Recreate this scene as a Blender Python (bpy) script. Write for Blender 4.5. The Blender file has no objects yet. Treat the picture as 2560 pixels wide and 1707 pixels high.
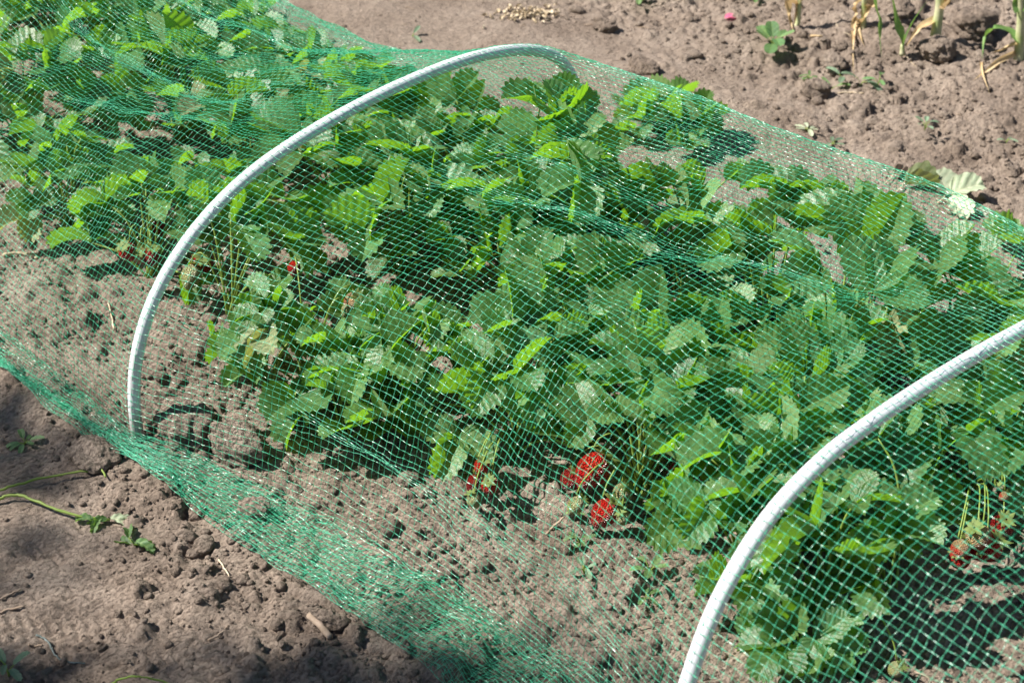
import bpy, math, random
import numpy as np
from mathutils import Vector, Matrix
rng = np.random.default_rng(7); random.seed(7)
scene = bpy.context.scene; col = scene.collection

# ------------------------------------------------------------------ camera frame (X runs along the bed, Y across it)
CAM = np.array([2.0533, -1.7077, 1.727])
FW = np.array([-0.6003, 0.5757, -0.5552]); FW /= np.linalg.norm(FW)
RT = np.array([0.6771, 0.7353, 0.0303]); RT -= FW*(RT@FW); RT /= np.linalg.norm(RT)
UP = np.cross(RT, FW)
FPX = 4320.75
def at(px, py, z=0.0):                      # point of the place seen at photo pixel (px, py) at height z
    d = FW*FPX + RT*(px-1280) + UP*(853.5-py)
    return CAM + d*((z-CAM[2])/d[2])

# ------------------------------------------------------------------ small helpers
def link(o, parent=None):
    col.objects.link(o)
    if parent is not None: o.parent = parent
    return o
def tag(o, label=None, cat=None, group=None, kind=None):
    if label: o['label'] = label
    if cat: o['category'] = cat
    if group: o['group'] = group
    if kind: o['kind'] = kind
    return o
def empty(name, loc, rz=0.0):
    o = bpy.data.objects.new(name, None); o.empty_display_size = .02
    o.location = loc; o.rotation_euler = (0, 0, rz); return link(o)
def mesh_np(name, V, F, mat=None, smooth=True, attrs=None):
    V = np.asarray(V, np.float32); F = np.asarray(F, np.int32)
    k = F.shape[1]; me = bpy.data.meshes.new(name)
    me.vertices.add(len(V)); me.vertices.foreach_set('co', V.ravel())
    me.loops.add(F.size); me.loops.foreach_set('vertex_index', F.ravel())
    me.polygons.add(len(F)); me.polygons.foreach_set('loop_start', np.arange(0, F.size, k, dtype=np.int32))
    me.update(calc_edges=True)
    me.polygons.foreach_set('use_smooth', np.full(len(F), smooth, bool))
    if attrs:
        for nm, a in attrs.items():
            at_ = me.attributes.new(nm, 'FLOAT', 'POINT'); at_.data.foreach_set('value', np.asarray(a, np.float32))
    if mat: me.materials.append(mat)
    me.validate(); return me
def obj(name, me, parent=None, loc=None):
    o = bpy.data.objects.new(name, me)
    if loc is not None: o.location = loc
    return link(o, parent)
class MB:
    def __init__(s): s.V = []; s.F = []; s.n = 0; s.A = []
    def add(s, V, F, a=None):
        V = np.asarray(V, float); F = np.asarray(F, int)
        if F.shape[1] == 3: F = np.c_[F, F[:, 2]]
        s.V.append(V); s.F.append(F+s.n); s.n += len(V)
        s.A.append(np.zeros(len(V)) if a is None else a)
    def mesh(s, name, mat, smooth=True, attr=None):
        V = np.concatenate(s.V); F = np.concatenate(s.F)
        me = bpy.data.meshes.new(name)
        me.from_pydata(V.tolist(), [], [tuple(f) if f[2] != f[3] else tuple(f[:3]) for f in F.tolist()])
        me.polygons.foreach_set('use_smooth', np.full(len(me.polygons), smooth, bool))
        if attr:
            a = me.attributes.new(attr, 'FLOAT', 'POINT'); a.data.foreach_set('value', np.concatenate(s.A).astype(np.float32))
        me.materials.append(mat); me.update(); return me
def catmull(P, n):
    P = np.asarray(P, float); Q = np.vstack([2*P[0]-P[1], P, 2*P[-1]-P[-2]]); out = []
    for i in range(len(P)-1):
        p0, p1, p2, p3 = Q[i:i+4]
        for t in np.linspace(0, 1, n, endpoint=False):
            out.append(.5*((2*p1)+(p2-p0)*t+(2*p0-5*p1+4*p2-p3)*t*t+(3*p1-p0-3*p2+p3)*t**3))
    out.append(P[-1]); return np.array(out)
def tube(P, r, sides=6, flat=1.0, roll=0.0, cap=True):
    P = np.asarray(P, float); n = len(P); r = np.broadcast_to(np.asarray(r, float), (n,))
    T = np.gradient(P, axis=0); T /= np.linalg.norm(T, axis=1)[:, None]+1e-12
    ref = np.array([0, 0, 1.]) if abs(T[0, 2]) < .9 else np.array([1., 0, 0])
    N = np.zeros_like(P); a = ref-T[0]*(ref@T[0]); N[0] = a/np.linalg.norm(a)
    for i in range(1, n):
        a = N[i-1]-T[i]*(N[i-1]@T[i]); N[i] = a/(np.linalg.norm(a)+1e-12)
    B = np.cross(T, N); th = np.arange(sides)*2*math.pi/sides+roll
    V = P[:, None]+r[:, None, None]*(np.cos(th)[None, :, None]*N[:, None]+flat*np.sin(th)[None, :, None]*B[:, None])
    V = V.reshape(-1, 3); F = []
    for i in range(n-1):
        for j in range(sides):
            k = (j+1) % sides; F.append((i*sides+j, i*sides+k, (i+1)*sides+k, (i+1)*sides+j))
    if cap:
        V = np.vstack([V, P[0], P[-1]]); a, b = len(V)-2, len(V)-1
        for j in range(sides):
            k = (j+1) % sides; F.append((a, k, j, j)); F.append((b, (n-1)*sides+j, (n-1)*sides+k, (n-1)*sides+k))
    return V, np.array(F)

# ------------------------------------------------------------------ noise
_perm = rng.random((256, 256)).astype(np.float64)
def vnoise(x, y, s=1.0, o=0):
    x = np.asarray(x)/s+o*17.3+1000; y = np.asarray(y)/s+o*31.7+1000
    xi = np.floor(x).astype(int); yi = np.floor(y).astype(int); fx = x-xi; fy = y-yi
    fx = fx*fx*fx*(fx*(fx*6-15)+10); fy = fy*fy*fy*(fy*(fy*6-15)+10)
    g = lambda a, b: _perm[a & 255, b & 255]
    return ((g(xi, yi)*(1-fx)+g(xi+1, yi)*fx)*(1-fy)+(g(xi, yi+1)*(1-fx)+g(xi+1, yi+1)*fx)*fy)*2-1
def fbm(x, y, s, n=4, o=0, gain=.5):
    r = 0; a = 1
    for i in range(n): r = r+a*vnoise(x, y, s/2**i, o+i); a *= gain
    return r
def sstep(a, b, x):
    t = np.clip((np.asarray(x)-a)/(b-a), 0, 1); return t*t*(3-2*t)

# ------------------------------------------------------------------ materials
def mat(name):
    m = bpy.data.materials.new(name); m.use_nodes = True; nt = m.node_tree; nt.nodes.clear()
    out = nt.nodes.new('ShaderNodeOutputMaterial'); return m, nt, out
def N(nt, t, **kw):
    n = nt.nodes.new(t)
    for k, v in kw.items():
        if k in n.inputs: n.inputs[k].default_value = v
        else: setattr(n, k, v)
    return n
def ramp(nt, stops, src):
    r = nt.nodes.new('ShaderNodeValToRGB'); e = r.color_ramp.elements
    while len(e) < len(stops): e.new(.5)
    for el, (p, c) in zip(e, stops): el.position = p; el.color = (*c, 1)
    nt.links.new(src, r.inputs[0]); return r
def noise_node(nt, scale, detail=4, rough=.6, coord='Object'):
    tc = nt.nodes.new('ShaderNodeTexCoord'); n = N(nt, 'ShaderNodeTexNoise', Scale=scale, Detail=detail, Roughness=rough)
    nt.links.new(tc.outputs[coord], n.inputs['Vector']); return n

def soil_mat(name, k=1.0, bump=1.0):
    m, nt, out = mat(name); L = nt.links.new
    b = N(nt, 'ShaderNodeBsdfPrincipled', Roughness=.95); b.inputs['Specular IOR Level'].default_value = .15
    geo = nt.nodes.new('ShaderNodeNewGeometry')
    def nz(s, d, r=.65):
        n = N(nt, 'ShaderNodeTexNoise', Scale=s, Detail=d, Roughness=r); L(geo.outputs['Position'], n.inputs['Vector']); return n
    n1 = nz(5, 5); n2 = nz(120, 6, .75); n3 = nz(600, 3, .7)
    c1 = ramp(nt, [(.3, (.222*k, .170*k, .132*k)), (.5, (.310*k, .244*k, .194*k)), (.72, (.41*k, .332*k, .270*k))], n1.outputs[0])
    c2 = ramp(nt, [(.3, (.52, .50, .48)), (.52, (1, 1, 1)), (.75, (1.22, 1.20, 1.17))], n2.outputs[0])
    mx = N(nt, 'ShaderNodeMixRGB', blend_type='MULTIPLY', Fac=.8); L(c1.outputs[0], mx.inputs[1]); L(c2.outputs[0], mx.inputs[2])
    L(mx.outputs[0], b.inputs['Base Color'])
    ad = N(nt, 'ShaderNodeMath', operation='MULTIPLY_ADD'); L(n3.outputs[0], ad.inputs[0]); ad.inputs[1].default_value = .35; L(n2.outputs[0], ad.inputs[2])
    vo = N(nt, 'ShaderNodeTexVoronoi', Scale=170.0); vo.feature = 'SMOOTH_F1'; wv = N(nt, 'ShaderNodeMixRGB', blend_type='ADD', Fac=.02); L(geo.outputs['Position'], wv.inputs[1]); L(n2.outputs['Color'], wv.inputs[2]); L(wv.outputs[0], vo.inputs['Vector'])
    bp0 = N(nt, 'ShaderNodeBump', Strength=.55*bump, Distance=.004, invert=True); L(vo.outputs['Distance'], bp0.inputs['Height'])
    bp = N(nt, 'ShaderNodeBump', Strength=.9*bump, Distance=.010); L(ad.outputs[0], bp.inputs['Height']); L(bp0.outputs[0], bp.inputs['Normal']); L(bp.outputs[0], b.inputs['Normal'])
    L(b.outputs[0], out.inputs[0]); return m
M_SOIL = soil_mat('soil_surface'); M_CLOD = soil_mat('clod_surface', 1.0, 1.2)

def leaf_mat(name, top, under, trans, tf=.42, rough=.42, spec=.5, vein=(.16, .26, .09)):
    m, nt, out = mat(name); L = nt.links.new
    b = N(nt, 'ShaderNodeBsdfPrincipled', Roughness=rough); b.inputs['Specular IOR Level'].default_value = spec
    tr = nt.nodes.new('ShaderNodeBsdfTranslucent'); geo = nt.nodes.new('ShaderNodeNewGeometry'); oi = nt.nodes.new('ShaderNodeObjectInfo')
    n = noise_node(nt, 28, 4); n2 = noise_node(nt, 170, 4)
    at_ = N(nt, 'ShaderNodeAttribute', attribute_name='vein')
    ct = ramp(nt, [(.35, tuple(.75*c for c in top)), (.65, tuple(1.25*c for c in top))], n.outputs[0])
    side = N(nt, 'ShaderNodeMixRGB'); L(geo.outputs['Backfacing'], side.inputs[0]); L(ct.outputs[0], side.inputs[1]); side.inputs[2].default_value = (*under, 1)
    vm = N(nt, 'ShaderNodeMath', operation='MULTIPLY'); L(at_.outputs['Fac'], vm.inputs[0]); vm.inputs[1].default_value = .6
    mv = N(nt, 'ShaderNodeMixRGB'); L(vm.outputs[0], mv.inputs[0]); L(side.outputs[0], mv.inputs[1]); mv.inputs[2].default_value = (*vein, 1)
    hs = nt.nodes.new('ShaderNodeHueSaturation'); mr = N(nt, 'ShaderNodeMapRange'); L(oi.outputs['Random'], mr.inputs[0])
    mr.inputs[3].default_value = .475; mr.inputs[4].default_value = .515; L(mr.outputs[0], hs.inputs['Hue'])
    mr2 = N(nt, 'ShaderNodeMapRange'); rr = N(nt, 'ShaderNodeMath', operation='FRACT'); r7 = N(nt, 'ShaderNodeMath', operation='MULTIPLY'); L(oi.outputs['Random'], r7.inputs[0]); r7.inputs[1].default_value = 7.31
    L(r7.outputs[0], rr.inputs[0]); L(rr.outputs[0], mr2.inputs[0]); mr2.inputs[3].default_value = .7; mr2.inputs[4].default_value = 1.35; L(mr2.outputs[0], hs.inputs['Value'])
    L(mv.outputs[0], hs.inputs['Color']); L(hs.outputs[0], b.inputs['Base Color'])
    dk = N(nt, 'ShaderNodeMixRGB', blend_type='MULTIPLY'); L(vm.outputs[0], dk.inputs[0]); dk.inputs[1].default_value = (*trans, 1); dk.inputs[2].default_value = (.62, .68, .6, 1)
    L(dk.outputs[0], tr.inputs['Color'])
    bp = N(nt, 'ShaderNodeBump', Strength=.6, Distance=.0025); L(n2.outputs[0], bp.inputs['Height']); L(bp.outputs[0], b.inputs['Normal'])
    mix = N(nt, 'ShaderNodeMixShader', Fac=tf); L(b.outputs[0], mix.inputs[1]); L(tr.outputs[0], mix.inputs[2]); L(mix.outputs[0], out.inputs[0])
    return m
M_LEAF = leaf_mat('strawberry_leaf', (.078, .170, .060), (.17, .27, .12), (.33, .68, .02), .40, .38, .60)
M_WILT = leaf_mat('wilted_leaf', (.34, .40, .27), (.42, .46, .34), (.5, .55, .2), .25, .6, .3, (.5, .5, .35))
M_DRYLEAF = leaf_mat('drying_leaf', (.19, .24, .12), (.30, .33, .2), (.5, .55, .1), .3, .6, .3, (.35, .35, .2))
M_WEED = leaf_mat('weed_leaf', (.10, .19, .08), (.15, .24, .12), (.3, .55, .06), .3, .5, .4, (.2, .3, .1))
M_GREYWEED = leaf_mat('grey_weed_leaf', (.16, .24, .16), (.2, .28, .2), (.3, .45, .15), .3, .6, .3, (.25, .33, .2))

def plain(name, c1, c2, scale=40, rough=.6, spec=.4, tf=0, trans=(.5, .5, .2), bump=.2, dist=.001, sub=0):
    m, nt, out = mat(name); L = nt.links.new
    b = N(nt, 'ShaderNodeBsdfPrincipled', Roughness=rough); b.inputs['Specular IOR Level'].default_value = spec
    if sub: b.inputs['Subsurface Weight'].default_value = sub; b.inputs['Subsurface Scale'].default_value = .004
    n = noise_node(nt, scale, 5); r = ramp(nt, [(.35, c1), (.65, c2)], n.outputs[0]); L(r.outputs[0], b.inputs['Base Color'])
    bp = N(nt, 'ShaderNodeBump', Strength=bump, Distance=dist); n2 = noise_node(nt, scale*6, 3); L(n2.outputs[0], bp.inputs['Height']); L(bp.outputs[0], b.inputs['Normal'])
    if tf:
        tr = nt.nodes.new('ShaderNodeBsdfTranslucent'); tr.inputs[0].default_value = (*trans, 1)
        mix = N(nt, 'ShaderNodeMixShader', Fac=tf); L(b.outputs[0], mix.inputs[1]); L(tr.outputs[0], mix.inputs[2]); L(mix.outputs[0], out.inputs[0])
    else: L(b.outputs[0], out.inputs[0])
    return m
M_STALK = plain('stalk_green', (.17, .27, .04), (.30, .38, .10), 30, .5, .4, .25, (.5, .6, .1))
M_CALYX = plain('calyx_green', (.10, .19, .04), (.24, .27, .10), 90, .6, .3, .3, (.5, .6, .15))
M_STRAW = plain('dry_straw', (.38, .29, .18), (.62, .52, .38), 60, .8, .2)
M_TAN = plain('dry_garlic_leaf', (.50, .34, .16), (.68, .54, .33), 25, .6, .3, .3, (.7, .5, .25))
M_GARLIC = plain('garlic_green', (.10, .22, .06), (.20, .32, .10), 18, .5, .4, .3, (.35, .6, .1))
M_GSTEM = plain('garlic_stem', (.30, .36, .14), (.55, .52, .34), 25, .5, .4)
M_TWIG = plain('dry_twig', (.26, .19, .13), (.42, .32, .24), 60, .85, .2)
M_PETAL = plain('pink_petal', (.75, .12, .25), (.85, .25, .38), 30, .6, .3, .3, (.9, .2, .35))
M_STRING = plain('dark_string', (.07, .09, .08), (.2, .23, .22), 80, .7, .3)
M_BARK = plain('tree_bark', (.12, .09, .06), (.22, .17, .12), 8, .9, .2, bump=.8, dist=.02)

def pipe_mat():
    m, nt, out = mat('white_plastic_pipe'); L = nt.links.new
    b = N(nt, 'ShaderNodeBsdfPrincipled', Roughness=.38); b.inputs['Specular IOR Level'].default_value = .5
    n = noise_node(nt, 9, 6, .7); n2 = noise_node(nt, 60, 5, .7)
    r = ramp(nt, [(.28, (.50, .49, .46)), (.42, (.62, .64, .67)), (.7, (.67, .69, .73))], n.outputs[0])
    r2 = ramp(nt, [(.30, (.55, .50, .43)), (.42, (1, 1, 1))], n2.outputs[0])
    mx = N(nt, 'ShaderNodeMixRGB', blend_type='MULTIPLY', Fac=.5); L(r.outputs[0], mx.inputs[1]); L(r2.outputs[0], mx.inputs[2]); geo = nt.nodes.new('ShaderNodeNewGeometry'); sp = nt.nodes.new('ShaderNodeSeparateXYZ'); L(geo.outputs['Position'], sp.inputs[0])   # dried mud splashed up the foot
    ma = N(nt, 'ShaderNodeMath', operation='MULTIPLY_ADD'); L(n2.outputs[0], ma.inputs[0]); ma.inputs[1].default_value = .16; L(sp.outputs[2], ma.inputs[2])
    mr = N(nt, 'ShaderNodeMapRange'); L(ma.outputs[0], mr.inputs[0]); mr.inputs[1].default_value = .105; mr.inputs[2].default_value = .15; mr.inputs[3].default_value = .75; mr.inputs[4].default_value = 0
    mud = N(nt, 'ShaderNodeMixRGB'); L(mr.outputs[0], mud.inputs[0]); L(mx.outputs[0], mud.inputs[1]); mud.inputs[2].default_value = (.30, .25, .20, 1)
    L(mud.outputs[0], b.inputs['Base Color'])
    bp = N(nt, 'ShaderNodeBump', Strength=.15, Distance=.001); L(n2.outputs[0], bp.inputs['Height']); L(bp.outputs[0], b.inputs['Normal'])
    L(b.outputs[0], out.inputs[0]); return m
M_PIPE = pipe_mat()
def net_mat():
    m, nt, out = mat('green_plastic_netting'); L = nt.links.new
    b = N(nt, 'ShaderNodeBsdfPrincipled', Roughness=.28); b.inputs['Specular IOR Level'].default_value = .6; b.inputs['Coat Weight'].default_value = .4; b.inputs['Coat IOR'].default_value = 1.6; b.inputs['Coat Roughness'].default_value = .42
    n = noise_node(nt, 3, 3); r = ramp(nt, [(.35, (.05, .45, .26)), (.65, (.14, .60, .40))], n.outputs[0]); L(r.outputs[0], b.inputs['Base Color'])
    tr = nt.nodes.new('ShaderNodeBsdfTranslucent'); tr.inputs[0].default_value = (.08, .72, .38, 1)
    mix = N(nt, 'ShaderNodeMixShader', Fac=.35); L(b.outputs[0], mix.inputs[1]); L(tr.outputs[0], mix.inputs[2])
    L(mix.outputs[0], out.inputs[0]); return m
M_NET = net_mat()
def berry_mat(name, ca, cb, seed, rough=.25):
    m, nt, out = mat(name); L = nt.links.new
    b = N(nt, 'ShaderNodeBsdfPrincipled', Roughness=rough); b.inputs['Specular IOR Level'].default_value = .6
    b.inputs['Subsurface Weight'].default_value = .15; b.inputs['Subsurface Scale'].default_value = .004
    tc = nt.nodes.new('ShaderNodeTexCoord'); v = N(nt, 'ShaderNodeTexVoronoi', Scale=9.0); L(tc.outputs['Object'], v.inputs['Vector'])
    sp = nt.nodes.new('ShaderNodeSeparateXYZ'); L(tc.outputs['Object'], sp.inputs[0])
    nn = N(nt, 'ShaderNodeTexNoise', Scale=2.5); L(tc.outputs['Object'], nn.inputs['Vector'])
    ad = N(nt, 'ShaderNodeMath', operation='ADD'); L(sp.outputs[2], ad.inputs[0]); L(nn.outputs[0], ad.inputs[1])
    rp = ramp(nt, [(.3, ca), (.9, cb)], ad.outputs[0])
    sr = ramp(nt, [(.11, (1, 1, 1)), (.18, (0, 0, 0))], v.outputs['Distance'])
    mx = nt.nodes.new('ShaderNodeMixRGB'); L(sr.outputs[0], mx.inputs[0]); L(rp.outputs[0], mx.inputs[1]); mx.inputs[2].default_value = (*seed, 1); L(mx.outputs[0], b.inputs['Base Color'])
    bp = N(nt, 'ShaderNodeBump', Strength=.9, Distance=.05); L(v.outputs['Distance'], bp.inputs['Height']); L(bp.outputs[0], b.inputs['Normal'])
    L(b.outputs[0], out.inputs[0]); return m
M_RED = berry_mat('ripe_berry', (.50, .008, .012), (.62, .018, .015), (.80, .34, .10))
M_DARKRED = berry_mat('overripe_berry', (.26, .01, .015), (.36, .02, .02), (.55, .3, .1))
M_HALF = berry_mat('half_ripe_berry', (.62, .05, .03), (.62, .42, .22), (.55, .25, .1), .4)
M_GREEN = berry_mat('unripe_berry', (.42, .45, .16), (.55, .55, .28), (.30, .28, .06), .45)

# ------------------------------------------------------------------ ground: height field with clods and footprints
GX0, GX1, GY0, GY1, GS = -2.1, 1.62, -1.25, 2.55, .004
gx = np.arange(GX0, GX1+1e-6, GS); gy = np.arange(GY0, GY1+1e-6, GS)
XX, YY = np.meshgrid(gx, gy)
def macro(x, y):
    h = .010*fbm(x, y, .8, 3, 1)
    h = h+.022*np.exp(-((y-.1)/.5)**2)                       # bed slightly raised
    h = h+.05*sstep(1.25, 1.7, y)*(1+.3*vnoise(x, y, .3, 9))   # garlic ridge
    h = h-.012*sstep(-.62, -.8, y)+.006*vnoise(x, y, .16, 4)
    return h
def rough_at(x, y):                                         # 0 trodden path .. 1 cloddy
    w = .05*vnoise(x, y, .25, 40)+.03*vnoise(x, y, .1, 41)
    near = sstep(-.80, -.60, y+w+.12*sstep(.0, .5, x))*(1-sstep(.45, .62, y+w))
    near = near*(.55+.45*sstep(-1.0, 0, x+w))
    right = sstep(.15, .75, x+2*w)*sstep(-1.1, -.85, y+w)
    diag = 1.19+.06*w*10*.3-.02*x
    far = sstep(diag-.10, diag+.12, y+1.5*w)
    far2 = sstep(.0, .5, x)*sstep(.85, 1.1, y+w)*.8
    return np.clip(np.maximum(np.maximum(near, far), np.maximum(far2, .75*right)), 0.02, 1)
HH = macro(XX, YY); RR = rough_at(XX, YY)
HH += (.0015+.0075*RR)*fbm(XX, YY, .06, 4, 20, .55)
HH += .0016*fbm(XX, YY, .018, 3, 60)
# clod bumps splatted in
def splat(H, n, r0, r1, power, dens):
    xs = rng.uniform(GX0+.06, GX1-.06, n); ys = rng.uniform(GY0+.06, GY1-.06, n)
    keep = rng.random(n) < rough_at(xs, ys)**dens
    for x, y in zip(xs[keep], ys[keep]):
        r = r0+(r1-r0)*rng.random()**power; e = rng.uniform(.65, 1.); a = rng.uniform(0, math.pi)
        i0 = int((x-1.3*r-GX0)/GS); i1 = int((x+1.3*r-GX0)/GS)+2; j0 = int((y-1.3*r-GY0)/GS); j1 = int((y+1.3*r-GY0)/GS)+2
        dx = XX[j0:j1, i0:i1]-x; dy = YY[j0:j1, i0:i1]-y; c, s = math.cos(a), math.sin(a)
        u = (dx*c+dy*s)/r; v = (-dx*s+dy*c)/(r*e); an = np.arctan2(v, u); ph = rng.uniform(0, 6, 3)
        rr = np.sqrt(u*u+v*v)*(1+.14*np.sin(2*an+ph[0])+.12*np.sin(3*an+ph[1])+.08*np.sin(5*an+ph[2]))
        d = np.clip(1-rr**2, 0, 1)**.5
        base = H[min(int((y-GY0)/GS), H.shape[0]-1), min(int((x-GX0)/GS), H.shape[1]-1)]
        b = base+r*rng.uniform(.5, .85)*d*(1+.12*rng.standard_normal()) - .25*r
        H[j0:j1, i0:i1] = np.maximum(H[j0:j1, i0:i1], np.where(rr < 1, b, -9))
splat(HH, 2200, .012, .034, 2.2, 1.6); splat(HH, 11000, .008, .018, 1.6, 1.1); splat(HH, 26000, .0055, .010, 1, .8)
# footprints with zigzag soles on the trodden path
def footprint(px, py, ang, ln=.29, wd=.105, amp=.0030, k=.020):
    c = at(px, py); dx = XX-c[0]; dy = YY-c[1]; ca, sa = math.cos(ang), math.sin(ang)
    u = dx*ca+dy*sa; v = -dx*sa+dy*ca
    w = wd*(1-.18*np.exp(-((u+.02)/.05)**2)); m = 1-sstep(.8, 1.05, np.sqrt((u/(ln/2))**2*1.0+(v/(w/2))**2))
    zz = np.abs(((v/.035) % 1)-.5)*2*.016
    rid = np.sin((u+zz)/k*2*math.pi); br = sstep(-.55, .25, vnoise(XX, YY, .05, 70+int(px) % 7))
    HH[:] = HH*(1-.75*m*br)+(macro(XX, YY)-.005)*(.75*m*br)+amp*rid*m*br
for a in ((90, 1370, 2.2), (225, 1470, 2.35), (190, 1555, .75), (330, 1600, .72), (150, 1650, .8), (640, 1655, .6), (520, 1560, 2.3), (60, 1560, .7), (560, 1420, .9)):
    footprint(*a)
def gz(x, y):
    x = np.asarray(x, float); y = np.asarray(y, float)
    fi = np.clip((x-GX0)/GS, 0, len(gx)-1.001); fj = np.clip((y-GY0)/GS, 0, len(gy)-1.001)
    i = fi.astype(int); j = fj.astype(int); a = fi-i; b = fj-j
    return (HH[j, i]*(1-a)+HH[j, i+1]*a)*(1-b)+(HH[j+1, i]*(1-a)+HH[j+1, i+1]*a)*b
def build_ground():
    ext = np.array([.01, .03, .08, .2, .5, 1.2, 3, 7, 18, 50, 150])
    xs = np.concatenate([GX0-ext[::-1], gx, GX1+ext]); ys = np.concatenate([GY0-ext[::-1], gy, GY1+ext])
    k = len(ext); Z = np.zeros((len(ys), len(xs))); Z[k:-k, k:-k] = HH
    Z[:k, k:-k] = HH[0][None]; Z[-k:, k:-k] = HH[-1][None]
    Z[:, :k] = Z[:, k:k+1]; Z[:, -k:] = Z[:, -k-1:-k]
    X, Y = np.meshgrid(xs, ys)
    fade = np.maximum.reduce([GX0-X, X-GX1, GY0-Y, Y-GY1, 0*X]); f = 1/(1+(fade/.1)**2)
    Z = Z*f+(1-f)*(.0)+np.where(fade > .3, .03*vnoise(X, Y, 1.7, 3), 0)
    V = np.stack([X, Y, Z], -1).reshape(-1, 3); nx = len(xs); ny = len(ys)
    i = np.arange(ny-1)[:, None]*nx+np.arange(nx-1)[None]
    F = np.stack([i, i+1, i+1+nx, i+nx], -1).reshape(-1, 4)
    o = obj('ground', mesh_np('ground', V, F, M_SOIL)); tag(o, kind='structure')
build_ground()

# loose clods: irregular lumps lying on the soil
def ico(sub):
    import bmesh
    bm = bmesh.new(); bmesh.ops.create_icosphere(bm, subdivisions=sub, radius=1)
    V = np.array([v.co[:] for v in bm.verts]); F = np.array([[v.index for v in f.verts] for f in bm.faces]); bm.free(); return V, F
I0, I1, I2, I3 = ico(1), ico(2), ico(3), ico(5)
def n3(V, s, o):                                             # cheap 3D noise
    return (vnoise(V[:, 0]+.37*V[:, 2], V[:, 1]-.6*V[:, 2], s, o)+vnoise(V[:, 1]+5, V[:, 2]*1.3+V[:, 0]*.4, s, o+3))*.5
def clod_shape(base, seed):
    V, F = base; r = 1+.30*n3(V, .9, seed)+.20*n3(V, .42, seed+11)+.10*n3(V, .2, seed+23)
    V = V*r[:, None]*np.array([1, rng.uniform(.65, .95), rng.uniform(.55, .8)])
    return V, F
def rotz(V, a):
    c, s = math.cos(a), math.sin(a); return np.c_[V[:, 0]*c-V[:, 1]*s, V[:, 0]*s+V[:, 1]*c, V[:, 2]]
shapes0 = [clod_shape(I0, i*5+2) for i in range(12)]; shapes1 = [clod_shape(I1, i*5) for i in range(14)]; shapes2 = [clod_shape(I2, 100+i*7) for i in range(12)]
def scatter_clods(name, n, r0, r1, power, shapes, dens):
    Vs = []; Fs = []; c = 0
    xs = rng.uniform(GX0+.2, GX1-.1, n); ys = rng.uniform(GY0+.05, GY1-.05, n)
    keep = rng.random(n) < rough_at(xs, ys)**dens*(.35+.65*sstep(-.3, .4, vnoise(xs, ys, .14, 88)))
    for x, y in zip(xs[keep], ys[keep]):
        r = r0+(r1-r0)*rng.random()**power; V, F = shapes[rng.integers(len(shapes))]
        W = rotz(V, rng.uniform(0, 6.28))*r; t = rng.uniform(-.4, .4); W = np.c_[W[:, 0], W[:, 1]*math.cos(t)-W[:, 2]*math.sin(t), W[:, 1]*math.sin(t)+W[:, 2]*math.cos(t)]
        W += [x, y, float(gz(x, y))+r*.22]; Vs.append(W); Fs.append(F+c); c += len(W)
    o = obj(name, mesh_np(name, np.concatenate(Vs), np.concatenate(Fs), M_CLOD)); tag(o, kind='stuff'); return o
o = scatter_clods('soil_grit', 70000, .0015, .0035, 1.5, shapes0, .55); tag(o, 'fine dry soil grit strewn over the trodden paths and the bed', 'soil')
o = scatter_clods('soil_crumbs', 26000, .0030, .009, 2.2, shapes1, .9); tag(o, 'small grey brown crumbs of dry soil scattered over the bed', 'soil')
o = scatter_clods('soil_clods', 1500, .009, .021, 2.6, shapes2, 1.3); tag(o, 'loose grey brown clods of dry soil on the dug ground', 'soil')
big = [(1510, 55, .034, 'large upright soil clod on the far path near the straw scraps'),
       (1612, 160, .036, 'rounded soil clod alone at the edge of the far smooth path'),
       (235, 1120, .040, 'soil clod beside the lower net edge just left of the far hoop foot'),
       (470, 1060, .060, 'big crumbly soil lump inside the net next to the far hoop foot'),
       (590, 1110, .050, 'crumbly soil lump under the net right of the far hoop foot'),
       (390, 1010, .048, 'rough soil lump touching the far hoop leg inside the net'),
       (640, 1270, .026, 'flat soil clod just outside the lower net edge, middle of the foreground'),
       (820, 1540, .026, 'pale soil clod outside the net near the thick dry twig'),
       (2080, 170, .034, 'smooth grey clod among the small grey weeds at upper right'),
       (2040, 225, .034, 'flat pale clod in front of the small grey weeds at upper right'),
       (2245, 70, .05, 'large clod between the garlic stems on the ridge'),
       (2420, 110, .055, 'large clod in the shade right of the thick garlic stem'),
       (2330, 170, .04, 'clod just in front of the thick garlic stem')]
for i, (px, py, r, lb) in enumerate(big):
    V, F = clod_shape(I3, 300+i*9); p = at(px, py+r*500, 0); z = float(gz(p[0], p[1]))
    V = rotz(V, rng.uniform(0, 6))*r
    V = V*(1+.09*n3(V/r, .22, i)+.06*n3(V/r, .1, i+4)+.035*n3(V/r, .05, i+7)-.10*np.abs(n3(V/r, .5, i+9)))[:, None]
    o = obj('soil_clod', mesh_np('soil_clod', V, F, M_CLOD), loc=(p[0], p[1], z+r*.3)); tag(o, lb, 'soil clod', 'large soil clods')

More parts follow.
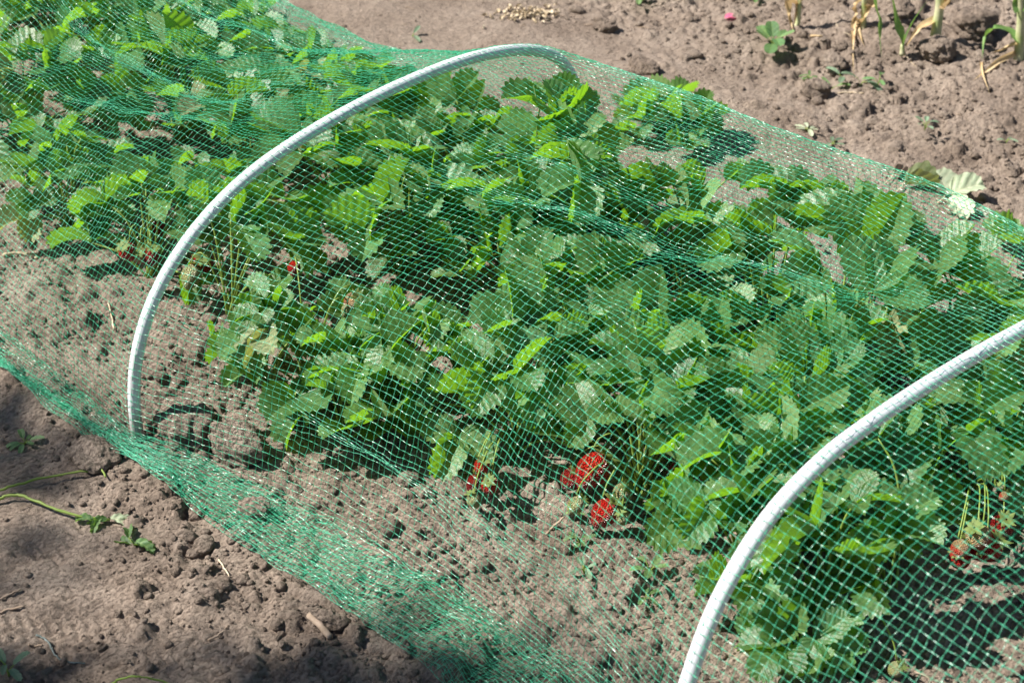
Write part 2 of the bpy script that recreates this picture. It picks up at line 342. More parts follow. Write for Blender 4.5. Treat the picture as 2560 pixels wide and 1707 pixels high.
# ------------------------------------------------------------------ leaves
def leaflet(L, W, fold, curl, cup, teeth=9, seed=0, tooth=.06, pleat=.022, twist=0., wave=.0, obov=.9):
    r = np.random.default_rng(seed); Q = 4; K = Q*teeth; t = np.linspace(0, 1, K+1); NV = 6
    tt = t**obov; ph = (np.arange(K+1)/Q); tri = 1-2*np.abs((ph+.0) % 1-.0)          # saw phase
    tri = np.abs(((ph+.5) % 1)-.5)*2; tri = 1-tri                                   # 1 at vein/tooth tip, 0 at notch
    V = []; A = []
    xo = W/2*np.sin(math.pi*np.clip(tt, 0, 1))**.72; yo = L*(1-np.cos(math.pi*tt**.95))/2
    ym = np.maximum.accumulate(np.clip(yo-.85*xo, 0, L)); ym[-1] = L*.97
    for side in (-1, 1):
        x = xo.copy(); y = yo.copy(); dx = np.gradient(xo); dy = np.gradient(yo); nn = np.hypot(dx, dy)+1e-9
        jit = np.repeat(r.standard_normal(teeth+2), Q)[:K+1]
        o = tooth*L*sstep(.10, .30, t)*(1+.25*jit)*(1.45*tri**.8-.5); o[0] = 0
        x = np.maximum(x+dy/nn*o*.9, 0); y = y-dx/nn*o*.9+.3*tooth*L*tri
        for v in np.linspace(0, 1, NV):
            vx = x*v*side; vy = ym+(y-ym)*v
            z = pleat*L*(1-2.2*tri**1.6)*(v*(1.3-v))*2.4*sstep(0, .2, t)
            V.append(np.c_[vx, vy, z]); A.append(np.clip(tri**3*(1-.25*v)+(1. if v == 0 else 0.), 0, 1))
    V = np.array(V).reshape(2, NV, K+1, 3); A = np.array(A).reshape(2, NV, K+1)
    F = []; idx = np.arange(2*NV*(K+1)).reshape(2, NV, K+1)
    for s in (0, 1):
        for a in range(NV-1):
            for k in range(K):
                q = (idx[s, a, k], idx[s, a, k+1], idx[s, a+1, k+1], idx[s, a+1, k])
                F.append(q if s == 0 else q[::-1])
    V = V.reshape(-1, 3); x, y, z = V.T.copy()
    z = z+fold*np.abs(x)+cup*(x/W)**2*L+wave*L*np.sin(y/L*7+seed)*(x/W)+wave*.8*L*np.sin(y/L*11+x/W*9+seed*2)*np.abs(x/W)
    x = x*(1-.12*abs(fold)); a = twist*y/L; x, z = x*np.cos(a)-z*np.sin(a), x*np.sin(a)+z*np.cos(a)
    c = curl if abs(curl) > 1e-3 else 1e-3; th = c*y/L; Rr = L/c
    y2 = (Rr-z)*np.sin(th); z2 = Rr-(Rr-z)*np.cos(th)
    return np.c_[x, y2, z2], np.array(F), A.reshape(-1)
def xform(V, rx=0, ry=0, rz=0, loc=(0, 0, 0), s=1):
    Mx = (Matrix.Translation(loc) @ Matrix.Rotation(rz, 4, 'Z') @ Matrix.Rotation(rx, 4, 'X') @ Matrix.Rotation(ry, 4, 'Y'))
    Mn = np.array(Mx); return (V*s)@Mn[:3, :3].T+Mn[:3, 3]
def trifoliate(seed, L=.076, m=M_LEAF, droop=0.):
    r = np.random.default_rng(1000+seed); b = MB(); U = r.uniform
    for k, rz in ((0, 0), (1, 1.25), (2, -1.25)):
        s = U(.88, 1.08)*(1 if k == 0 else .93)
        V, F, A = leaflet(L*s, L*s*U(.76, .92), U(.1, 1.15), U(-1.3, .4)-droop, U(-.1, .25), int(U(8, 11)), seed*3+k, U(.038, .055), U(.007, .014), U(-.4, .4), U(.02, .06), U(.78, .95))
        b.add(xform(V, U(.0, .55)-.4*droop, U(-.25, .25), rz+U(-.16, .16), (0, .002, .0)), F, A)
    return b.mesh('leaf', m, True, 'vein')
NLV = 22
LEAVES = [trifoliate(i) for i in range(NLV)]
DRY = [trifoliate(60+i, .068, M_DRYLEAF, .6) for i in range(3)]

def berry_profile():
    V = []; F = []; ns, nr = 20, 14
    for i in range(nr+1):
        t = i/nr; zz = 1-2.25*t; rr = (math.sin(math.pi*min(t*.93+.045, 1))**.62)*(1.0-.33*t**1.6)*1.0
        if i == nr: rr = .02
        if i == 0: rr = .12
        for j in range(ns): a = j/ns*2*math.pi; V.append((rr*math.cos(a), rr*math.sin(a), zz*.95))
    for i in range(nr):
        for j in range(ns): k = (j+1) % ns; F.append((i*ns+j, (i+1)*ns+j, (i+1)*ns+k, i*ns+k))
    V.append((0, 0, .9)); V.append((0, 0, -1.22)); a = len(V)-2
    for j in range(ns): k = (j+1) % ns; F.append((a, j, k, k)); F.append((a+1, nr*ns+k, nr*ns+j, nr*ns+j))
    return np.array(V), np.array(F)
BV, BF = berry_profile()
def berry_mesh(m):
    b = MB(); b.add(BV, BF); return b.mesh('berry', m)
BERRY = {k: berry_mesh(v) for k, v in (('red', M_RED), ('dark', M_DARKRED), ('half', M_HALF), ('green', M_GREEN))}
def calyx_mesh():
    b = MB()
    for k in range(9):
        n = 6; V = []; up = rng.uniform(-.1, .35)
        for i in range(n):
            t = i/(n-1); w = .20*math.sin(math.pi*(.15+.85*t)**.8)*(1 if i < n-1 else 0)+.01; r = .08+.78*t; z = 1.0+.16*t+(up-.1)*t*t
            V += [(r, -w, z), (r, 0, z+.05), (r, w, z)]
        F = []
        for i in range(n-1): F += [(3*i, 3*i+3, 3*i+4, 3*i+1), (3*i+1, 3*i+4, 3*i+5, 3*i+2)]
        b.add(rotz(np.array(V), k/9*6.283+rng.uniform(-.15, .15)), F)
    return b.mesh('calyx', M_CALYX)
CALYX = [calyx_mesh() for _ in range(4)]

# ------------------------------------------------------------------ hoops
H1 = [(-.583, -.12), (-.582, -.05), (-.581, .004), (-.584, .078), (-.574, .136), (-.556, .198), (-.526, .253), (-.488, .301), (-.439, .345), (-.375, .387), (-.303, .417), (-.223, .437), (-.123, .457), (-.021, .468),
      (.068, .473), (.159, .472), (.235, .46), (.305, .44), (.365, .408), (.402, .353), (.42, .27), (.428, .15), (.43, 0), (.43, -.12)]
H2 = [(-.515, -.12), (-.514, 0), (-.507, .11), (-.489, .219), (-.453, .331), (-.381, .427), (-.265, .46), (-.18, .466), (-.092, .471), (.024, .472), (.159, .462), (.26, .455), (.36, .438), (.44, .40), (.495, .33), (.525, .22), (.535, .1), (.535, -.12)]
HX2 = 1.1095
def smooth(P, it=2):
    P = np.array(P, float)
    for _ in range(it): P[1:-1] = .25*P[:-2]+.5*P[1:-1]+.25*P[2:]
    return P
def hoop(x, prof, label, name='support_hoop'):
    q = catmull(smooth(prof, 1), 6); P3 = np.c_[np.full(len(q), x), q]
    b = MB(); V, F = tube(P3, .0105, 20); b.add(V, F)
    o = obj(name, b.mesh(name, M_PIPE)); tag(o, label, 'hoop', 'white plastic hoops holding up the net'); return o
hoop(0, H1, 'white plastic pipe hoop arching over the bed, farther and fully visible one')
hoop(HX2, H2, 'white plastic pipe hoop cut off by the right edge, nearer to the camera')

# ------------------------------------------------------------------ netting
NS = .0124
def arc_resample(P, n):
    P = np.asarray(P, float); d = np.r_[0, np.cumsum(np.linalg.norm(np.diff(P, axis=0), axis=1))]
    t = np.linspace(0, d[-1], n); return np.c_[np.interp(t, d, P[:, 0]), np.interp(t, d, P[:, 1])], d[-1]
def over(prof, far):                                         # net path over a hoop: up the near side, over, tented to the far soil
    q = catmull(smooth(prof, 1), 6); T = np.gradient(q, axis=0); T /= np.linalg.norm(T, axis=1)[:, None]
    q = q+np.c_[-T[:, 1], T[:, 0]]*.0125; q = q[q[:, 1] > .0]
    k = np.argmax((q[:, 0] > .26) & (q[:, 1] < .30)); q = q[:k+1]
    t = np.linspace(0, 1, 30)[1:, None]; e = np.array([far, .004])
    tail = q[-1]*(1-t)+e*t; tail[:, 1] -= .004*np.sin(math.pi*t[:, 0]); return np.vstack([q, tail])
NA = 101
ST = {}
ST[-2.3] = arc_resample(over([(a*.95, max(b, -.12)) for a, b in H1], .56), NA)[0]
ST[-1.5] = arc_resample(over([(a*.95, b) for a, b in H1], .56), NA)[0]
ST[0.] = arc_resample(over(H1, .56), NA)[0]
ST[HX2] = arc_resample(over(H2, .62), NA)[0]
ST[2.2] = arc_resample(over(H2, .62), NA)[0]
# slack profiles between hoops
def slack(pts): return arc_resample(catmull(pts, 8), NA)[0]
MID = {-.30: slack([(-.60, .005), (-.57, .10), (-.50, .22), (-.36, .325), (-.15, .372), (.08, .370), (.25, .345), (.37, .305), (.45, .23), (.53, .10), (.56, .004)]),
       -.62: slack([(-.60, .005), (-.55, .11), (-.44, .215), (-.30, .28), (-.12, .29), (.10, .28), (.27, .262), (.39, .215), (.46, .155), (.52, .075), (.55, .004)]),
       -1.0: slack([(-.585, .005), (-.54, .14), (-.44, .25), (-.30, .30), (-.12, .31), (.10, .29), (.27, .265), (.38, .215), (.45, .155), (.51, .07), (.54, .004)]),
       .28: slack([(-.50, .005), (-.485, .12), (-.44, .25), (-.33, .36), (-.14, .415), (.0, .418), (.15, .425), (.28, .44), (.365, .442), (.44, .39), (.51, .24), (.55, .10), (.57, .004)]),
       .58: slack([(-.455, .005), (-.445, .13), (-.41, .26), (-.31, .365), (-.14, .42), (.02, .418), (.2, .435), (.33, .447), (.40, .446), (.47, .385), (.53, .24), (.57, .1), (.59, .004)]),
       .86: slack([(-.46, .005), (-.455, .14), (-.42, .28), (-.33, .395), (-.15, .445), (.05, .442), (.25, .452), (.38, .452), (.44, .44), (.505, .36), (.56, .2), (.59, .08), (.605, .004)])}
ST.update(MID)
keys = np.array(sorted(ST)); SP = np.array([ST[k] for k in keys])   # stations, NA, 2
ux = np.arange(-2.1, 1.98, NS); NU = len(ux)
def station(x):
    i = np.clip(np.searchsorted(keys, x)-1, 0, len(keys)-2); t = (x-keys[i])/(keys[i+1]-keys[i])
    p1, p2 = SP[i], SP[i+1]; m1 = (SP[i+1]-SP[max(i-1, 0)])/(keys[i+1]-keys[max(i-1, 0)]); j = min(i+2, len(keys)-1)
    m2 = (SP[j]-SP[i])/(keys[j]-keys[i]); h = keys[i+1]-keys[i]
    if abs(keys[i]) < 1e-6 or abs(keys[i]-HX2) < 1e-6: m1 = (p2-p1)/h*1.25      # taut kink over the hoops
    if abs(keys[i+1]) < 1e-6 or abs(keys[i+1]-HX2) < 1e-6: m2 = (p2-p1)/h*1.25
    return (2*t**3-3*t*t+1)*p1+(t**3-2*t*t+t)*h*m1+(-2*t**3+3*t*t)*p2+(t**3-t*t)*h*m2
ARC = np.array([station(x) for x in ux])                     # NU, NA, 2
def netz(x, y):
    P = ARC[int(np.clip((x+2.1)/NS, 0, NU-1))]; return float(np.interp(y, P[:, 0], P[:, 1], left=0, right=0))
def at_net(px, py, gap=.035):                                # first point down the line of sight that lies under the net
    for z in np.arange(.45, .0, -.01):
        p = at(px, py, z)
        if netz(p[0], p[1]) > z+gap: return p
    return p
# ------------------------------------------------------------------ strawberry plants
ber = [(1482, 1175, .09, .022, 'red', 'largest ripe red berry'), (1512, 1282, .055, .0175, 'red', 'ripe red berry under spread sepals'), (1440, 1262, .06, .011, 'green', 'small unripe greenish berry'),
       (1556, 1292, .055, .0105, 'green', 'small unripe berry'), (1556, 1232, .07, .013, 'green', 'unripe berry with brown sepals'), (1428, 1198, .06, .015, 'dark', None), (1205, 1166, .08, .011, 'red', 'small red berry'),
       (1226, 1213, .06, .0125, 'red', None), (1184, 1250, .05, .0095, 'green', 'pale green unripe berry'), (1184, 1206, .05, .010, 'dark', None),
       (320, 630, .10, .0145, 'red', 'ripe red berry'), (350, 640, .09, .013, 'half', 'pale half ripe berry'), (378, 642, .09, .0145, 'dark', None), (505, 655, .09, .018, 'dark', None), (478, 690, .08, .016, 'green', None),
       (735, 670, .16, .010, 'red', None), (884, 755, .14, .0145, 'half', 'orange red berry with a pale tip'), (868, 775, .13, .009, 'green', None), (1700, 1190, .07, .019, 'dark', None), (1745, 1180, .07, .015, 'dark', None),
       (594, 62, .08, .018, 'dark', None), (1280, 318, .1, .016, 'red', None), (1335, 325, .09, .016, 'dark', None), (530, 480, .1, .012, 'dark', None), (395, 565, .1, .014, 'dark', None)]
ber2 = [(2447, 1342, .10, .0185, 'half', 'orange half ripe berry'), (2470, 1370, .075, .0195, 'red', 'bright red berry'), (2400, 1372, .085, .0135, 'half', 'pale orange berry'), (2400, 1396, .065, .0155, 'red', None),
        (2505, 1315, .09, .017, 'dark', 'dark red berry'), (2510, 1240, .13, .007, 'half', None), (2505, 1215, .14, .0055, 'green', None), (2440, 1372, .07, .016, 'red', None)]
BP = np.array([at(b[0], b[1], b[2]) for b in ber[:17]+ber2+[(2240, 1672, .03)]])
def hides_fruit(p, rad):                                     # foliage parts in front of the fruit trusses
    d = CAM-BP; L_ = np.linalg.norm(d, axis=1); d /= L_[:, None]; w_ = p-BP; k = (w_*d).sum(1)
    u = np.array([-.448, -.497, .743]); ks = w_@u                # and between the fruit and the sun
    return bool((((np.linalg.norm(w_-d*k[:, None], axis=1)) < rad*1.12) & (k > .01)).any()) or bool(((np.linalg.norm(w_-ks[:, None]*u, axis=1) < rad*.8) & (ks > .01)).any())
def make_plant(x, y, size, nl, label, heroes=(), group='strawberry plants under the net', hmax=.22, spread=.13, skew=(0, 0)):
    z0 = float(gz(x, y))-.004; P = empty('strawberry_plant', (x, y, z0)); tag(P, label, 'strawberry plant', group)
    ga = rng.uniform(0, 6.28); specs = []
    for i in range(nl):
        f = (i+.5)/nl; az = ga+i*2.39996+rng.uniform(-.3, .3); rad = spread*size*(f**.55)*rng.uniform(.8, 1.2)
        h = hmax*size*(1-.72*f**1.6)*rng.uniform(.8, 1.12); specs.append((rad*math.cos(az)+skew[0]*f, rad*math.sin(az)+skew[1]*f, max(h, .035), az+rng.uniform(-.9, .9), rng.uniform(.72, 1.22)*size, None))
    for (hx, hy, hz, az, sc) in heroes: specs.append((hx-x, hy-y, hz-z0, az, sc, 1))
    for (lx, ly, lz, az, sc, hero) in specs:
        me = LEAVES[rng.integers(NLV)] if rng.random() > .03 else DRY[rng.integers(3)]
        lf = obj('leaf', me, P); top = min(netz(x+lx, y+ly), netz(x+lx, y+ly+.085*sc)+.005, netz(x+lx, y+ly-.05)+.01)-z0-.045*sc
        lz = max(.03, min(lz, top))
        if hides_fruit(np.array([x+lx, y+ly, z0+lz]), .062*sc): col.objects.unlink(lf); bpy.data.objects.remove(lf); continue
        tilt = rng.normal(.15, .50); lean = rng.normal(0, .50)
        lf.location = (lx, ly, lz); lf.rotation_euler = Matrix.Rotation(az-math.pi/2, 3, 'Z').to_4x4().to_euler()
        R = Matrix.Rotation(az-math.pi/2, 4, 'Z') @ Matrix.Rotation(tilt, 4, 'X') @ Matrix.Rotation(lean, 4, 'Y'); lf.rotation_euler = R.to_euler(); lf.scale = (sc,)*3
        # stalk from the crown, arching to the leaf
        c = np.array([rng.uniform(-.012, .012), rng.uniform(-.012, .012), 0.]); e = np.array([lx, ly, lz])
        q = [c, c+(e-c)*[.22, .22, .42], c+(e-c)*[.55, .55, .82], e]
        V, F = tube(catmull(q, 4), np.linspace(.0026, .0016, 13), 5); b = MB(); b.add(V, F); obj('stalk', b.mesh('stalk', M_STALK), P)
    return P
def add_berry(P, p, r, kind, tilt=None, lab=None):
    loc = np.array(P.location); b = obj('berry', BERRY[kind], P); b.location = tuple(p-loc); s = r; b.scale = (s, s, s*rng.uniform(1.0, 1.12))
    if tilt is None: tilt = (rng.uniform(-.55, -.15), rng.uniform(-.55, -.15))   # shoulders lean back into the plant
    b.rotation_euler = (tilt[0], tilt[1], rng.uniform(0, 6)); cx = obj('calyx', CALYX[rng.integers(4)], b)
    if lab: b['label'] = lab
    e = p-loc; top = e+np.array([tilt[1], -tilt[0], 1.0])*r*.95
    c = np.array([0, 0, .02]); m1 = c+(top-c)*.55+np.array([0, 0, .055]); m2 = top+np.array([0, 0, .03])+(c-top)*.12
    b2 = MB(); V, F = tube(catmull([c, m1, m2, top], 5), .0013, 5); b2.add(V, F); obj('fruit_stalk', b2.mesh('fruit_stalk', M_STALK), P)

plants = []
ORD = ['first', 'second', 'third', 'fourth', 'fifth', 'sixth', 'seventh', 'eighth']
special = {}
def rowset(xs, y0, size, seg, row, nl=14, jit=.04, **kw):
    for i, x in enumerate(xs):
        yy = (y0(x) if callable(y0) else y0)+rng.uniform(-jit, jit)
        lb = f'{ORD[i]} strawberry plant {row} {seg}'
        plants.append((x+rng.uniform(-.02, .02), yy, size*rng.uniform(.88, 1.1), nl, lb, kw))
# segment beyond the far hoop (x<0), between the hoops, past the near hoop
A_, B_ = 'beyond the far hoop, counted away from it', 'between the hoops, counted from the far one'
rowset([-.20, -.42, -.66, -.90, -1.14, -1.4, -1.66], lambda x: -.275+.0*x, .98, A_, 'of the near row', 18)
rowset([-.1, -.32, -.56, -.8, -1.04, -1.3, -1.56], .08, 1.0, A_, 'of the middle row', 18)
rowset([-.2, -.45, -.7, -.95, -1.2, -1.5], .36, .98, A_, 'of the far row', 16, hm=.25)
rowset([.06, .24, .43, .63, .86], lambda x: float(np.interp(x, [.05, .24, .42, .62, .86, 1.0], [-.285, -.235, -.15, -.07, -.08, -.12])), .94, B_, 'of the near row', 20, .008)
rowset([.12, .34, .56, .80, 1.03], .11, 1.0, B_, 'of the middle row', 19)
rowset([.02, .3, .52, .76, 1.0], .38, 1.0, B_, 'of the far row', 15, hm=.29)
objs = []
for (x, y, s, nl, lb, kw) in plants:
    hm = kw.get('hm', .235 if x > 0 else .225)
    objs.append((make_plant(x, y, s, nl, lb, hmax=hm), x, y))
p = at(2060, 1560, 0); fore = make_plant(p[0], p[1], 1.05, 19, 'bushy foreground strawberry plant just past the near hoop, lit by the sun', hmax=.20, spread=.145)
p = at(1985, 1665, 0); make_plant(p[0], p[1], .7, 8, 'low small strawberry plant at the bottom edge in front of the bushy one', hmax=.08, spread=.09)
p = at(2410, 1270, 0); fore2 = make_plant(p[0], p[1], 1.0, 12, 'strawberry plant at the right edge with a cluster of red and orange berries', hmax=.2)
p = at(2560, 1130, 0); make_plant(p[0], p[1], 1.05, 13, 'tall strawberry plant at the right edge directly below the near hoop crest', hmax=.24)
# tall large-leaved plants standing near the far side of the net
for (s_, lb, hs) in ((1.45, 'tall strawberry plant with upright leaves standing alone by the far soil strip', ((1705, 330), (1740, 320), (1650, 310))),
                     (1.25, 'large leaved strawberry plant with tall upright leaf in front of bare far soil', ((2130, 590), (2050, 690), (2180, 730), (2180, 620))),
                     (1.2, 'tall strawberry plant on bare stalks near the upper right edge', ((2380, 660), (2480, 700), (2330, 640), (2545, 640))),
                     (1.0, 'strawberry plant under the net left of the large leaved one, far side', ((1990, 500), (2040, 520), (1940, 480))),
                     (.8, 'low strawberry plant closest to the far net edge, upper right', ((2200, 550), (2260, 575)))):
    hh = [(*at_net(a, b, .09), rng.uniform(0, 6.28), 1.05*s_) for a, b in hs]; bx = np.mean([h[0] for h in hh]); by = np.mean([h[1] for h in hh])-.02
    make_plant(bx, by, s_*.75, 6, lb, hh, spread=.1)
p = at(2215, 1500, 0); make_plant(p[0], p[1], .95, 13, 'strawberry plant between the bushy foreground one and the right hand berry cluster', hmax=.17, spread=.125)
make_plant(.07, .43, 1.0, 14, 'strawberry plant closest to the back leg of the far hoop, against bare far soil', hmax=.31, spread=.12)
make_plant(.035, -.345, .8, 11, 'strawberry plant nearest the foot of the far hoop, on the crumbly near side', hmax=.19, spread=.11)
make_plant(.215, -.315, .78, 10, 'low strawberry plant at the near edge of the bed, right of the big soil lumps', hmax=.17, spread=.10)
hh = [(*at_net(a, b), rng.uniform(0, 6.28), 1.0) for a, b in ((1445, 255), (1405, 285), (1470, 300), (1440, 330), (1350, 260), (1420, 400), (1455, 450))]
make_plant(.0, .30, .95, 8, 'tall strawberry plant hiding the back leg of the far hoop', hh, spread=.12, hmax=.25)
def near_plant(q):
    return min(objs, key=lambda o: math.hypot(o[1]-q[0], o[2]-q[1]))[0]
for (px, py, z, r, k, lb) in ber:
    q = at(px, py, z); add_berry(near_plant(q), q, r*1.3, k, lab=lb)
for (px, py, z, r, k, lb) in ber2:
    add_berry(fore2, at(px, py, z), r*1.15, k, lab=lb)
add_berry(fore, at(2240, 1672, .03), .0125, 'green', lab='single unripe green berry'); add_berry(fore, at(2090, 1620, .02), .010, 'dark')

# creases: lines of netting drawn together along taut folds; (x0, x1, v at x0, v at x1, width, pull, depth)
FOLDS = [(-.02, 1.12, .36, .56, .035, .72, -.016), (.05, 1.12, .47, .57, .03, .4, -.010), (-1.7, .0, .50, .42, .03, .8, -.03), (-1.0, .02, .28, .36, .03, .75, .02), (-1.7, .0, .66, .58, .03, .75, .02),
         (.05, 1.2, .08, .10, .03, .55, .008), (-.2, .75, .16, .05, .02, .5, .006)]
nv_arch = 142; v0 = np.linspace(0, 1, nv_arch)
Xn, Vn = np.meshgrid(ux, v0, indexing='ij'); Vw = Vn.copy()
for (x0, x1, va, vb, w, pull, dep) in FOLDS:
    t = np.clip((Xn-x0)/(x1-x0), 0, 1); vc = va+(vb-va)*t+.008*vnoise(Xn, Xn*0, .2, int(va*100)); d = (Vn-vc); env = np.sin(math.pi*t)**.5*((Xn > x0) & (Xn < x1))
    Vw = Vw-d*pull*np.exp(-(d/w)**2)*env
Vw = np.maximum.accumulate(np.clip(Vw, 0, 1), axis=1)
fi = Vw*(NA-1); i0 = np.clip(fi.astype(int), 0, NA-2); fr = (fi-i0)[..., None]; ii = np.arange(NU)[:, None]
YZ = ARC[ii, i0]*(1-fr)+ARC[ii, i0+1]*fr
Yn, Zn = YZ[..., 0], YZ[..., 1]
hoopw = np.minimum.reduce([np.abs(Xn-h) for h in (-1.5, 0, HX2)]); slackw = sstep(.015, .28, hoopw)
for (x0, x1, va, vb, w, pull, dep) in FOLDS:
    t = np.clip((Xn-x0)/(x1-x0), 0, 1); vc = va+(vb-va)*t; d = Vw-vc; Zn = Zn+dep*np.exp(-(d/(w*.7))**2)*np.sin(math.pi*t)*slackw
gate = sstep(0, .12, Zn)*(1-.7*sstep(.55, .68, Vn)*sstep(-.5, -.2, Xn))
Zn = Zn+slackw*gate*(.012*fbm(Xn*.6, Vn*1.5, .16, 3, 5)+.004*vnoise(Xn, Vn*1.6, .05, 8))
Yn = Yn+slackw*gate*(.010*fbm(Xn*.6, Vn*1.5, .2, 3, 15))
Xd = Xn+(.003+.010*slackw)*fbm(Xn, Vn*1.5, .22, 3, 25)+.0007*rng.standard_normal(Xn.shape)
Zn = Zn+.0006*rng.standard_normal(Zn.shape); Yn = Yn+.0006*rng.standard_normal(Zn.shape)
# gathered hem lying on the soil on the near side: the net runs out, folds back and runs out again
outer = np.interp(ux, [-2.1, -.45, -.32, 0, .24, .55, .74, 2], [-.70, -.672, -.658, -.635, -.625, -.60, -.582, -.56])
inner = np.interp(ux, [-2.1, -.39, -.03, .16, .40, .83, 2], [-.635, -.62, -.585, -.51, -.44, -.37, -.37])
wob = lambda s, a, o: a*fbm(ux, ux*0+o, s, 3, o)
nh = 13
def strip(y0, y1, n, zoff, o, shear):
    t = np.linspace(0, 1, n)[None, :]; tc = t+.10*np.sin(t*2*math.pi*1.5+6*vnoise(ux, ux*0, .3, o)[:, None])*.35
    Y = y0[:, None]*(1-tc)+y1[:, None]*tc+.0025*fbm(ux[:, None]+0*t, t*.3, .12, 2, o+1)
    X = ux[:, None]+shear*(t-.5)+.005*fbm(ux[:, None]+0*t, t*.4, .16, 2, o+3)+.0008*rng.standard_normal(Y.shape)
    Z = gz(X, Y)*.5+.004+zoff+.007*np.clip(fbm(ux[:, None]+0*t, t*.5, .1, 2, o+5), -.4, 1)
    Z = np.maximum(Z, gz(X, Y)+.0015+.0*Z); return X, Y, Z
o1 = outer+wob(.25, .005, 31); o2 = inner-.03+wob(.15, .015, 33); o3 = outer+.012+wob(.2, .006, 35); o4 = inner-.05+wob(.2, .02, 36); o5 = outer+.045+wob(.2, .02, 38)
near_base = Yn[:, 0]
parts = [strip(near_base, o1, 14, .022, 50, .01), strip(o1, o2, nh, .010, 60, .04), strip(o2, o3, 12, .004, 70, -.03), strip(o3, o4, 11, .010, 80, .02)]
far_y = Yn[:, -1]; fo = far_y+.012+wob(.2, .01, 41); fb = far_y-.03+wob(.2, .015, 43); fo2 = fo-.02+wob(.15, .02, 44)
fparts = [strip(far_y, fo, 2, .008, 100, .0), strip(fo, fb, 4, .012, 110, .02)]
Xs = [p_[0][:, ::-1] for p_ in parts[::-1]]; Ys = [p_[1][:, ::-1] for p_ in parts[::-1]]; Zs = [p_[2][:, ::-1] for p_ in parts[::-1]]
Xs = [a[:, :-1] for a in Xs]; Ys = [a[:, :-1] for a in Ys]; Zs = [a[:, :-1] for a in Zs]
XA = np.concatenate(Xs+[Xd]+[p_[0][:, 1:] for p_ in fparts], 1); YA = np.concatenate(Ys+[Yn]+[p_[1][:, 1:] for p_ in fparts], 1)
ZA = np.concatenate(Zs+[Zn]+[p_[2][:, 1:] for p_ in fparts], 1)
ZA = np.maximum(ZA, gz(XA, YA)+.0015)
G = np.stack([XA, YA, ZA], -1)                               # nodes of the mesh: (along, across, xyz)
def threads(G, hw, ht):
    n, m, _ = G.shape; S = 4                                 # sub points per cell
    idx = np.arange((m-1)*S+1)/S; a = np.clip(idx.astype(int), 0, m-2); t = (idx-a)[None, :, None]
    Gm = np.concatenate([2*G[:, :1]-G[:, 1:2], G, 2*G[:, -1:]-G[:, -2:-1]], 1)
    p0, p1, p2, p3 = Gm[:, a], Gm[:, a+1], Gm[:, a+2], Gm[:, a+3]
    P = .5*(2*p1+(p2-p0)*t+(2*p0-5*p1+4*p2-p3)*t*t+(3*p1-p0-3*p2+p3)*t**3)
    knot = (np.arange(P.shape[1]) % S == 0)
    T = np.gradient(P, axis=1); T /= np.linalg.norm(T, axis=2)[..., None]+1e-9
    ref = np.zeros_like(T); ref[..., 2] = 1.; ref[..., 0] = .35
    A = ref-T*(ref*T).sum(2)[..., None]; A /= np.linalg.norm(A, axis=2)[..., None]+1e-9; B = np.cross(T, A)
    tw = np.cumsum(rng.uniform(-1, 1, P.shape[:2])*1.15+.75, axis=1)+rng.uniform(0, 6, (n, 1))
    sc = np.where(knot, 1.3, .92)[None, :]*(1+.12*rng.standard_normal(P.shape[:2]))
    Vs = []
    for (ang, r) in ((0, hw), (math.pi/2, ht), (math.pi, hw), (-math.pi/2, ht)):
        c = np.cos(tw+ang)[..., None]; s = np.sin(tw+ang)[..., None]; Vs.append(P+(A*c+B*s)*(r*sc)[..., None])
    V = np.stack(Vs, 2); k = P.shape[1]; base = (np.arange(n)[:, None]*k+np.arange(k-1)[None])*4; F = []
    for q in range(4):
        q2 = (q+1) % 4; F.append(np.stack([base+q, base+q2, base+4+q2, base+4+q], -1).reshape(-1, 4))
    return V.reshape(-1, 3), np.concatenate(F)
Va, Fa = threads(G, .00037, .00021)                          # across the bed
Vb, Fb = threads(G.transpose(1, 0, 2), .00043, .00022)       # along the bed
net = obj('garden_net', mesh_np('garden_net', np.concatenate([Va, Vb]), np.concatenate([Fa, Fb+len(Va)]), M_NET, smooth=False))
tag(net, 'green plastic mesh netting draped over the hoops with its hem gathered on the soil', 'netting')

az = math.radians(48); el = math.radians(48)
sd = Vector((math.cos(az)*math.cos(el), math.sin(az)*math.cos(el), -math.sin(el)))     # the way sunlight travels
